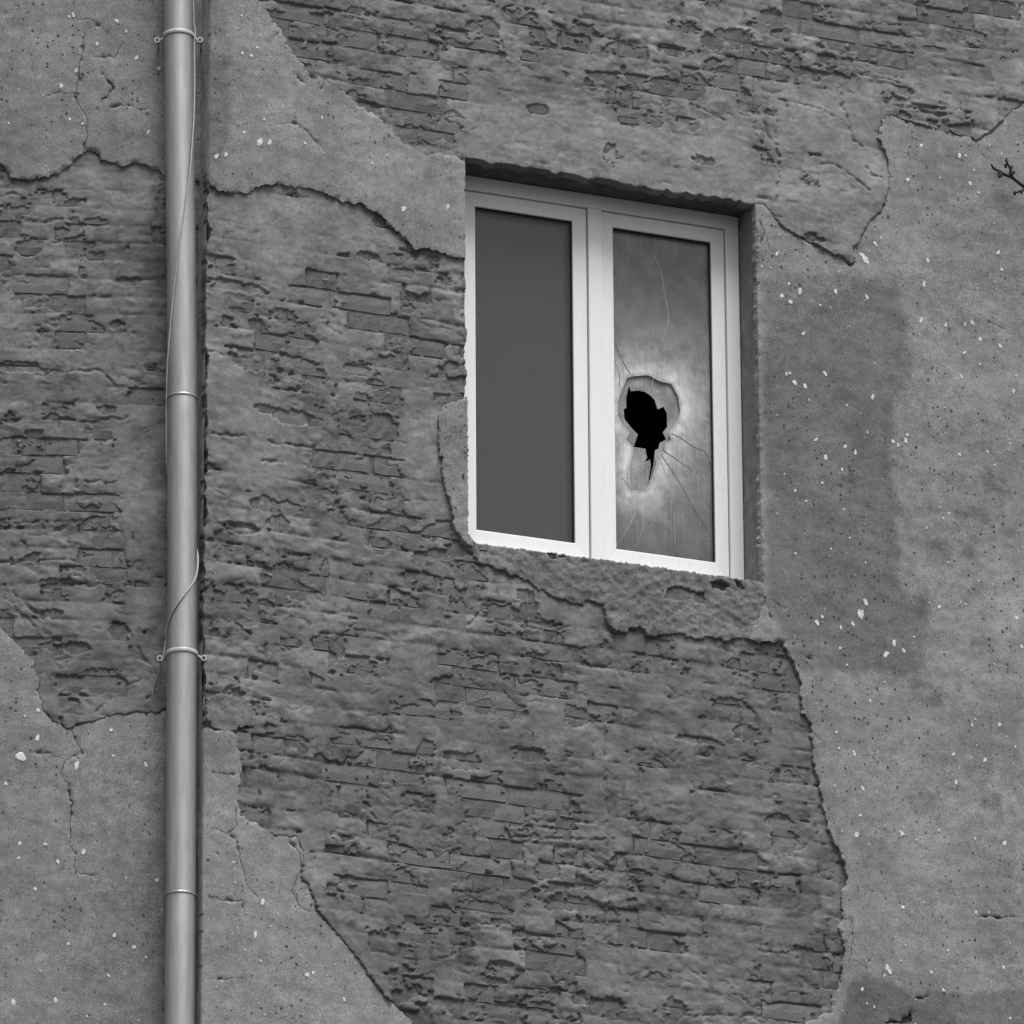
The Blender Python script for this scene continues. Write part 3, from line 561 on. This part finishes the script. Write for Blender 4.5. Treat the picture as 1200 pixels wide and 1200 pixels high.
        for k in range(nseg): ff.append((b0 + k, b0 + (k + 1) % nseg, b0 + nseg + (k + 1) % nseg, b0 + nseg + k))
        ff.append(tuple(range(b0 + nseg, b0 + 2 * nseg)))
    me = bpy.data.meshes.new('lime_flecks'); me.from_pydata(fv, [], ff); me.materials.append(M['fleck'])
    o = link(bpy.data.objects.new('lime_flecks', me), root); o['kind'] = 'stuff'
    # --- solid masonry behind
    bm = bmesh.new(); y0, y1 = 0.0070, 0.42; a, b = u_ext[0] + 0.012, u_ext[1] - 0.012
    if not corner_side: b = u_ext[1]
    if opening:
        bm_box(bm, (a, y0, 0), (OX0 - .004, y1, 16.5)); bm_box(bm, (OX1 + .004, y0, 0), (b, y1, 16.5))
        bm_box(bm, (OX0 - .004, y0, 0), (OX1 + .004, y1, OZ0 + ZC - .004)); bm_box(bm, (OX0 - .004, y0, OZ1 + ZC + .004), (OX1 + .004, y1, 16.5))
    else: bm_box(bm, (a, y0, 0), (b, y1, 16.5))
    bm_obj('masonry_core', bm, M['core'], root)
    if corner_side:   # side face of this wall, looking towards the drainpipe
        bm = bmesh.new(); ns = 260
        g = [[bm.verts.new((u_ext[0] + 0.0015 + 0.003 * math.sin(a_ * .9) * math.sin(a_ * .37), 0.013 + 0.19 * b_ / 6, 16.5 * a_ / ns)) for b_ in range(7)] for a_ in range(ns + 1)]
        for a_ in range(ns):
            for b_ in range(6): bm.faces.new((g[a_][b_], g[a_][b_ + 1], g[a_ + 1][b_ + 1], g[a_ + 1][b_]))
        bm_obj('corner_face', bm, M['corner'], root, True)
    if opening:   # plastered faces of the window recess
        wv = lambda s: 0.003 * math.sin(s * 17.3) + 0.002 * math.sin(s * 41.7 + 1)
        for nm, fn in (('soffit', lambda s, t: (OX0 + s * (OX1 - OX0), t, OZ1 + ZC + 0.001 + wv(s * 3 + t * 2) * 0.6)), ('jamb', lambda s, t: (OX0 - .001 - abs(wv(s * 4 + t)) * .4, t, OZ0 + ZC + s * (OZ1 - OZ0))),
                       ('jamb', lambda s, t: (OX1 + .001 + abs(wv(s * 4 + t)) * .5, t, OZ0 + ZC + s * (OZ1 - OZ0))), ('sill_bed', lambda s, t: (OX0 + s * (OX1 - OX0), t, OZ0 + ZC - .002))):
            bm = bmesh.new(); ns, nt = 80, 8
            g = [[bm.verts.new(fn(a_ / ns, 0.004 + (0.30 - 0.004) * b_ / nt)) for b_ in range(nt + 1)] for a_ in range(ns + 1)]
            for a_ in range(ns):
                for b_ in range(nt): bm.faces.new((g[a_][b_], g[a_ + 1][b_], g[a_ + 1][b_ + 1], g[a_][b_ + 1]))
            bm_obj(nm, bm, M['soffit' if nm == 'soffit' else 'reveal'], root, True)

# ------------------------------------------------------------------ setting
bm = bmesh.new(); g = 300
vs_ = [bm.verts.new(p) for p in ((-g, -g, 0), (g, -g, 0), (g, g, 0), (-g, g, 0))]; bm.faces.new(vs_)
o = bm_obj('ground', bm, M['asphalt']); o['kind'] = 'structure'
# the unlit room behind the window: floor, ceiling and three walls
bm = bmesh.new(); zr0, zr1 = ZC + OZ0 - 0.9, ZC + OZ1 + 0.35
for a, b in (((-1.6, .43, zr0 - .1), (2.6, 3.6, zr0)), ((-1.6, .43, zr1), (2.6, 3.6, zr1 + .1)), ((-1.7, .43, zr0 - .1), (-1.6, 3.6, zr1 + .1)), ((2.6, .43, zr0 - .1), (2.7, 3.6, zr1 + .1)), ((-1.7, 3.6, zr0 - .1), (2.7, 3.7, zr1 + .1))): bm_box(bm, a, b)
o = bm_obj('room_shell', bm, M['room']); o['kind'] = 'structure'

wall_r = empty('plastered_facade', (0, 0, 0)); tag(wall_r, 'flaking plastered brick wall around the broken window, big bare patches of brick', 'wall')
build_wall(wall_r, FR, (UC, 2.75), (-2.75, 2.75), [B_TOP, B_MID], True, SMOOTH_R, HOLES_R, GROOVE_R, CRACK_R, PITS_R, FLECK_R, STAIN_R, BLOT_R,
           [('plaster_remnant', SLIVER, 0.016, M['plaster'], 1.5), ('sill_mortar', SILL, 0.013, M['rough_plaster'], 2.2), ('plaster_remnant', LUMP, 0.010, M['rough_plaster'], 2.5)], (UC, 7.0), 0.0, True, RAISE_R)
wall_l = empty('neighbouring_facade', tuple(FL.o), FL.ang); tag(wall_l, 'plastered brick wall set back behind the drainpipe, one bare patch of brick', 'wall')
build_wall(wall_l, FL, (-1.35, 0.06), (-2.75, 2.75), [B_LEFT], False, SMOOTH_L, HOLES_L, GROOVE_L, CRACK_L, [], FLECK_L, [], [], [], (-6.0, 0.06), -0.05, False, RAISE_L)

# ------------------------------------------------------------------ window
win = empty('casement_window', (OX0 + (OX1 - OX0) / 2, ODEP, OZ0 + ZC)); tag(win, 'white plastic two-sash window, the pane beside the mullion smashed', 'window')
WO = Vector(win.location)
YF, YS, YG = ODEP, ODEP + 0.012, ODEP + 0.038         # frame face, sash face, glass face
def pu(px, py, dep): return float(FR.px([(px, py)], -dep)[0, 0])
def pz(px, py, dep): return float(FR.px([(px, py)], -dep)[0, 1])
ring_z = lambda a, b, dep: (pz(*a, dep) + pz(*b, dep)) / 2
Ls = dict(o0=OX0 + 0.042, o1=(pu(687, 243, YS) + pu(691, 650, YS)) / 2, i0=(pu(553, 245, YG) + pu(557, 620, YG)) / 2, i1=(pu(670.5, 300, YS) + pu(675, 630, YS)) / 2)
Rs = dict(o0=(pu(706, 300, YF) + pu(709, 600, YF)) / 2, o1=(pu(850, 300, YF) + pu(856, 660, YF)) / 2, i0=(pu(719, 300, YS) + pu(722.5, 640, YS)) / 2, i1=(pu(833.5, 300, YS) + pu(838.5, 640, YS)) / 2)
zt_o = ring_z((560, 225.5), (840, 268.5), YS); zt_i = ring_z((555, 241), (830, 283), YS); zb_i = ring_z((557, 622), (838, 657), YS); zb_o = zb_i - (zt_o - zt_i)
print('sash', Ls, Rs, zt_o, zt_i, zb_i, zb_o, 'open', OX0, OX1, OZ0, OZ1)
def mitred(name, o0, o1, z0, z1, i0, i1, w0, w1, y0, y1, mat, parent, slope=0.0):
    """four profile bars with mitred corners; front face set back by `slope` at the inner edge"""
    bm = bmesh.new()
    O = [(o0, z0), (o1, z0), (o1, z1), (o0, z1)]; I = [(i0, w0), (i1, w0), (i1, w1), (i0, w1)]
    for k in range(4):
        k2 = (k + 1) % 4; d = Vector((O[k2][0] - O[k][0], O[k2][1] - O[k][1])).normalized() * 0.00035
        c = [(O[k][0] + d.x, O[k][1] + d.y), (O[k2][0] - d.x, O[k2][1] - d.y), (I[k2][0] - d.x, I[k2][1] - d.y), (I[k][0] + d.x, I[k][1] + d.y)]
        f_ = [bm.verts.new((p[0] - WO.x, y0 + (slope if n_ > 1 else 0) - WO.y, p[1] + ZC - WO.z)) for n_, p in enumerate(c)]
        b_ = [bm.verts.new((p[0] - WO.x, y1 - WO.y, p[1] + ZC - WO.z)) for p in c]
        bm.faces.new(f_); bm.faces.new(b_[::-1])
        for n_ in range(4): bm.faces.new((f_[n_], b_[n_], b_[(n_ + 1) % 4], f_[(n_ + 1) % 4]))
        long = [e for e in bm.edges if e.verts[0] in f_ and e.verts[1] in f_ and ((e.verts[0] in (f_[0], f_[1])) == (e.verts[1] in (f_[0], f_[1])))]
        bmesh.ops.bevel(bm, geom=long, offset=min(0.0035, abs(i0 - o0) * .3), segments=3, affect='EDGES', profile=0.5)
    o = bm_obj(name, bm, mat, parent)
    return o
g_ = 0.0035                                            # gap between sash and frame
fi = dict(l=Ls['o0'] - g_, r=Rs['o1'] + g_, t=zt_o + g_, b=zb_o - g_)
mitred('frame', OX0 + .001, OX1 - .001, OZ0 + .001, OZ1 - .001, fi['l'], fi['r'], fi['b'], fi['t'], YF, YF + .06, M['white'], win)
def wbox(name, a, b, mat, parent, bev=0.003):
    bm = bmesh.new(); bm_box(bm, (a[0] - WO.x, a[1] - WO.y, a[2] + ZC - WO.z), (b[0] - WO.x, b[1] - WO.y, b[2] + ZC - WO.z), bev); return bm_obj(name, bm, mat, parent)
wbox('mullion', (Ls['o1'] + g_, YF + 0.0005, fi['b'] + .0005), (Rs['o0'] - g_ * .3, YF + .06, fi['t'] - .0005), M['white'], win)
wbox('frame_rebate', (OX0 + .01, YF + .056, OZ0 + .01), (fi['l'] + .012, YF + .075, OZ1 - .01), M['gasket'], win, 0)
def pane_mesh(name, outer, hole, yf, thick, dust, lines, mats, spacing=0.008):
    pts, faces = [], []
    def addp(P): P = ccw(P); s0 = len(pts); pts.extend(map(tuple, P)); faces.append(list(range(s0, s0 + len(P))))
    addp(outer)
    if hole is not None: addp(hole)
    lo, hi = np.min(outer, 0), np.max(outer, 0); G = np.stack(np.meshgrid(np.arange(lo[0] + .004, hi[0], spacing), np.arange(lo[1] + .004, hi[1], spacing)), -1).reshape(-1, 2); pts.extend(map(tuple, G))
    v, e, f, ov, oe, of = delaunay_2d_cdt([Vector(p) for p in pts], [], faces, 0, 1e-6)
    tri = np.array([t for t, o_ in zip(f, of) if list(o_) == [0]]); P = np.array([(p.x, p.y) for p in v])
    a, b, c = P[tri[:, 0]], P[tri[:, 1]], P[tri[:, 2]]; fl = np.cross(b - a, c - a) < 0; tri[fl] = tri[fl][:, ::-1]
    ed = np.concatenate([tri[:, [0, 1]], tri[:, [1, 2]], tri[:, [2, 0]]]); key = np.sort(ed, 1); key = key[:, 0].astype(np.int64) * len(P) + key[:, 1]
    _, inv, cnt = np.unique(key, return_inverse=True, return_counts=True); be = ed[cnt[inv] == 1]; n = len(P)
    loc = lambda Q, y: np.stack([Q[:, 0] - WO.x, np.full(len(Q), y - WO.y), Q[:, 1] + ZC - WO.z], 1)
    V = [loc(P, yf), loc(P, yf + thick)]; D = dust(P); A = [D, D]
    fl_ = [(tri, 0, False), (np.stack([be[:, 1], be[:, 0], be[:, 0] + n, be[:, 1] + n], 1), 0, False)]; base = 2 * n
    for ln, mi, w in lines:
        ln = np.array(spline(list(ln), 5)); t = np.gradient(ln, axis=0); nr = np.stack([-t[:, 1], t[:, 0]], 1); nr /= np.linalg.norm(nr, axis=1)[:, None]
        k = len(ln); ww = w * np.linspace(1, 0.4, k)[:, None]
        V += [loc(ln + nr * ww, yf - .0006), loc(ln - nr * ww, yf - .0006)]; A += [np.zeros(2 * k)]
        ar = np.arange(k - 1); fl_.append((np.stack([base + k + ar, base + k + ar + 1, base + ar + 1, base + ar], 1), mi, False)); base += 2 * k
    return npmesh(name, np.concatenate(V), fl_, mats, attrs={'dust': np.concatenate(A)})
def rect_poly(a, b, c, d, s=0.02):
    P = np.array([(a, c), (b, c), (b, d), (a, d)]); out = []
    for p, q in zip(P, np.roll(P, -1, 0)):
        k = max(1, int(np.hypot(*(q - p)) / s)); out.append(p + (q - p) * (np.arange(k) / k)[:, None])
    return np.concatenate(out)
def sash(S, broken):
    s = mitred('sash', S['o0'], S['o1'], zb_o, zt_o, S['i0'], S['i1'], zb_i, zt_i, YS, YS + .05, M['white'], win, 0.0012)
    a, b, c, d = S['i0'] - .008, S['i1'] + .008, zb_i - .008, zt_i + .008
    mitred('gasket', S['i0'] - .001, S['i1'] + .001, zb_i - .001, zt_i + .001, S['i0'] + .002, S['i1'] - .002, zb_i + .002, zt_i - .002, YS + .009, YG - .0003, M['gasket'], s)
    q = lambda P, dep: FR.px(P, -dep)
    if not broken:
        for k, y in enumerate((YG, YG + .02)):
            link(bpy.data.objects.new('pane', pane_mesh('pane', rect_poly(a, b, c, d), None, y, .004, lambda P: np.zeros(len(P)), [], [M['glass']], 0.2)), s)
        return s
    zs = lambda L_: [(680 + x / 6, 400 + y / 6) for x, y in L_]
    ring = zs([(330,260),(380,243),(480,238),(560,280),(640,300),(690,390),(702,490),(680,560),(630,650),(638,690),(600,720),(590,775),(555,790),(525,900),(490,1000),(455,1055),(400,1050),(352,1052),(345,900),(365,800),(368,745),(325,690),(345,640),(300,590),(265,520),(268,420),(300,330)])
    hole = zs([(343,308),(355,350),(410,345),(455,355),(495,380),(525,415),(545,478),(585,460),(610,505),(612,600),(580,640),(605,690),(560,712),(550,755),(527,765),(515,870),(488,980),(480,975),(497,870),(490,830),(465,845),(458,835),(470,820),(458,755),(375,742),(405,655),(360,610),(310,545),(305,475),(325,470),(322,400)])
    ringu = q(ring, YG); cz = ringu.mean(0)
    def dist(P):
        D = np.full(len(P), 9.0)
        for p1, p2 in zip(ringu, np.roll(ringu, -1, 0)):
            dd = p2 - p1; t = np.clip(((P - p1) @ dd) / (dd @ dd), 0, 1); D = np.minimum(D, np.linalg.norm(P - p1 - t[:, None] * dd, axis=1))
        return D
    zA, zB = zb_i, zt_i
    def dust1(P):
        D = dist(P); t = (P[:, 1] - zA) / (zB - zA); base_ = np.interp(t, [0, .12, .3, .5, .65, .8, 1], [.10, .2, .3, .36, .30, .15, .04])
        wave = 0.5 + 0.5 * np.sin(P[:, 0] * 61 + 1.3 * np.sin(P[:, 1] * 47)) * np.sin(P[:, 1] * 39 + P[:, 0] * 23)
        return base_ + 0.78 * np.exp(-(np.maximum(D - 0.014, 0) / 0.052) ** 1.2) * (0.62 + 0.38 * wave) * (0.35 + 0.65 * sstep(0, .02, D))
    def dust2(P): return 0.40 + 0.10 * np.sin(P[:, 0] * 40) * np.sin(P[:, 1] * 33)
    Lq = lambda L_: q(L_, YG)
    lines = [(Lq([(767,300),(775,320),(778,340),(782,360),(783,378),(775,400),(768,415),(764,440)]), 2, .0011), (Lq([(738,438),(727,418),(720,398)]), 1, .0017), (Lq([(726,452),(726,440),(720,422)]), 1, .0017), (Lq([(787,508),(800,515),(815,525),(827,530),(833,548)]), 1, .0017), (Lq([(777,528),(795,540),(812,552)]), 1, .0017), (Lq([(774,532),(785,548),(800,572),(815,600),(836,632)]), 1, .0017), (Lq([(738,572),(728,560),(720,572)]), 1, .001), (Lq([(771,534),(779,552),(785,566)]), 1, .001), (Lq([(745,600),(735,620),(722,640)]), 2, .0009), (Lq([(773,460),(764,452),(770,430)]), 2, .0012), (Lq([(800,500),(812,478),(826,478)]), 2, .0009), (Lq([(790,600),(791,630),(793,648)]), 2, .0007), (Lq([(779,600),(780,640)]), 2, .0006), (Lq([(790,446),(800,432),(815,405)]), 2, .0007), (Lq([(756,612),(746,640)]), 2, .0006), (Lq([(786,520),(812,540),(835,575)]), 2, .0006)] + [(Lq([(x_, y_), (x_ + 1, y_ + l_ / 2), (x_ + 1.5, y_ + l_)]), 2, .0005) for x_, y_, l_ in ((746,610,30),(752,598,26),(762,596,40),(772,590,22),(786,585,50),(800,600,34),(808,575,30),(818,560,60),(733,590,24),(806,420,30))] + [(np.array(ringu)[k_:k_ + 7], 2, .0011) for k_ in (1, 5, 11, 17)]  # pale cracks and streaks; pieces along the ring paint glints on the glass edge
    link(bpy.data.objects.new('outer_pane', pane_mesh('outer_pane', rect_poly(a, b, c, d), ringu, YG, .004, dust1, lines, [M['dusty'], M['crackd'], M['crackl']])), s)['label'] = 'smashed dusty outer pane with radiating cracks'
    link(bpy.data.objects.new('inner_pane', pane_mesh('inner_pane', rect_poly(a, b, c, d), q(hole, YG + .009), YG + .009, .004, dust2, [], [M['dusty']])), s)['label'] = 'inner pane with a jagged hole'
    return s
sash(Ls, False); sash(Rs, True)

# ------------------------------------------------------------------ drainpipe with clamps, and the cable wound round it
PR = 0.0555; PH = 0.098
def axis_pt(px, py): u, z = FL.px([(px, py)], PH)[0]; return FL.world(u, z, PH)
ctr = [(208.0,-160),(208.9,0),(211.6,230),(213.6,462),(213.4,700),(211.6,1045),(210.3,1200),(209,1360)]
AX = [axis_pt(*c) for c in ctr]
axz = np.array([a[2] for a in AX])[::-1]; axx = np.array([a[0] for a in AX])[::-1]; axy = np.array([a[1] for a in AX])[::-1]
def ax(z): return Vector((float(np.interp(z, axz, axx)), float(np.interp(z, axz, axy)), z))
zp = lambda py: float(axis_pt(211, py)[2])
pipe = empty('drainpipe', ax(axz[0]).to_tuple()[:2] + (0,)); tag(pipe, 'weathered grey metal drainpipe clamped in the corner between the two walls', 'drainpipe'); PO = Vector(pipe.location)
def lathe_on_axis(name, prof, mat, parent, seg=56):
    """prof: list of (z, radius)"""
    bm = bmesh.new(); rings = []
    for z, r in prof:
        c = ax(z) - PO; rings.append([bm.verts.new(c + Vector((r * math.cos(2 * math.pi * k / seg), r * math.sin(2 * math.pi * k / seg), 0))) for k in range(seg)])
    for A, B in zip(rings[:-1], rings[1:]):
        for k in range(seg): bm.faces.new((A[k], A[(k + 1) % seg], B[(k + 1) % seg], B[k]))
    return bm_obj(name, bm, mat, parent, True)
J1, J2 = zp(468), zp(1051)
zs_top = 16.3
for z0, z1 in ((J1, zs_top), (J2, J1), (0.25, J2)):
    nseg = 24; prof = [(z0 + 0.0, PR - .004), (z0 + 0.0002, PR + .0022), (z0 + .004, PR + .003), (z0 + .007, PR + .0024), (z0 + .0085, PR)] + [(z0 + .01 + (z1 - z0 - .012) * k / nseg, PR) for k in range(nseg + 1)]
    if z1 < 16: prof[-1] = (z1 + 0.01, PR - .002); prof.insert(-1, (z1 - .004, PR - .0008))
    o = lathe_on_axis('pipe_section', prof, M['pipe'], pipe)
    o.modifiers.new('edge', 'EDGE_SPLIT').split_angle = R(50)
for py in (38, 762):
    z = zp(py + 5)
    cl = lathe_on_axis('clamp', [(z - .0085, PR - .002), (z - .0085, PR + .0035), (z - .007, PR + .0048), (z, PR + .0052), (z + .007, PR + .0048), (z + .0085, PR + .0035), (z + .0085, PR - .002)], M['metal'], pipe)
    c = ax(z)
    for s, tw in ((-1, 0), (1, 0)):
        d = Vector((RT[0], RT[1], 0)).normalized() * s; f = Vector((H[0], H[1], 0)).normalized()
        p = c + d * (PR + .026) + f * 0.012 + Vector((0, 0, -.012))
        bm = bmesh.new()
        bm_sweep(bm, [c + d * (PR + .001) + f * .012 - PO, p - d * .004 - PO], 0.0045, 10)
        bm_sweep(bm, [p + f * .012 - PO, p - f * .010 - PO], 0.0115, 18)
        bm_sweep(bm, [p + f * .012 - PO, p + f * .095 - PO], 0.004, 8)
        bm_obj('lug', bm, M['metal'], cl)
        bm = bmesh.new(); bm_sweep(bm, [p - f * .0095 - PO, p - f * .0112 - PO], 0.0058, 12); bm_obj('screw', bm, M['screw'], cl)
ang = [(-120,66),(-60,68),(0,76),(40,88),(100,82),(200,42),(300,-6),(400,-50),(470,-84),(540,-100),(600,-180),(655,-266),(680,-300),(705,-353),(730,-412),(750,-450)]
cp = []
for py, a in ang:
    z = zp(py); c = ax(z); d = Vector((RT[0], RT[1], 0)).normalized(); f = -Vector((H[0], H[1], 0)).normalized()
    cp.append((z, a))
zz = np.array([c[0] for c in cp])[::-1]; aa = np.array([c[1] for c in cp])[::-1]
path = []
for z, a in spline([np.array(c) for c in cp], 14):
    rr = PR + .0036 + (0.004 if abs(z - zp(38)) < .02 else 0); path.append(np.array(ax(z)) + np.array(d) * math.sin(R(a)) * rr + np.array(f) * math.cos(R(a)) * rr)
tail = [FL.world(*FL.px([(190.5, 775)], .085)[0], .085), FL.world(*FL.px([(187, 788)], .05)[0], .05), FL.world(*FL.px([(181.5, 802)], .016)[0], .016), FL.world(*FL.px([(178, 818)], .002)[0], .002), FL.world(*FL.px([(177, 826)], -.03)[0], -.03)]
path = path + spline([path[-1]] + tail, 8)[1:]
bm = bmesh.new(); bm_sweep(bm, path, 0.0034, 10)
tag(bm_obj('cable', bm, M['cable'], None, True), 'thin pale cable wound loosely round the grey drainpipe', 'cable')

# ------------------------------------------------------------------ twig
tz = lambda L_: [(1080 + x / 10, 140 + y / 10) for x, y in L_]
def wpts(L_, hs):
    out = []
    for p, hh in zip(L_, hs): u, z = FR.px([p], hh)[0]; out.append(Vector((u, -hh, z + ZC)))
    return out
main = wpts(tz([(815,525),(850,578),(910,602),(960,638),(1060,682),(1130,735),(1200,788)]) + [(1222,236),(1243,262),(1256,300),(1260,330)], [.075, .07, .068, .07, .066, .064, .062, .058, .05, .03, -.01])
tw = empty('bare_twig', main[-1]); tag(tw, 'dark leafless twig sprouting from the speckled plaster', 'twig'); TO = Vector(main[-1])
bm = bmesh.new(); bm_sweep(bm, [Vector(p) - TO for p in spline(main, 4)], list(np.linspace(.0042, .0095, 41)), 8); bm_obj('stem', bm, M['twig'], tw, True)
for L_, hs in ((tz([(1075,690),(1055,650),(1045,600),(1030,560),(1010,520),(990,470)]), (.066, .07, .074, .078, .08, .085)), (tz([(1205,795),(1190,832),(1140,845),(1090,865)]), (.062, .068, .075, .08)), (tz([(940,630),(920,650),(910,685)]), (.069, .074, .078))):
    P = wpts(L_, hs); sp = spline([np.array(p) for p in P], 4); bm = bmesh.new(); bm_sweep(bm, [Vector(p) - TO for p in sp], [0.0058 - 0.0018 * k / len(sp) for k in range(len(sp))], 8); bm_obj('shoot', bm, M['twig'], tw, True)
for (x, y), s in (((1078,622),5.5),((1050,562),5.5),((985,545),5.5),((1035,632),5),((913,648),7),((900,622),5),((938,650),5),((1090,862),5.5),((1168,850),5),((992,472),4.5),((855,575),4),((1005,520),4)):
    P = wpts(tz([(x, y)]), [.072])[0]; bm = bmesh.new(); bmesh.ops.create_icosphere(bm, subdivisions=2, radius=1, matrix=Matrix.Translation(P - TO) @ Matrix.Rotation(random.uniform(-.8, .8), 4, 'Y') @ Matrix.Diagonal((s * .0013 * .8, s * .0013 * .8, s * .0013 * 1.5, 1)))
    for v in bm.verts: v.co += Vector((random.uniform(-.0007, .0007), random.uniform(-.0007, .0007), random.uniform(-.0007, .0007)))
    bm_obj('bud', bm, M['twig'], tw, True)
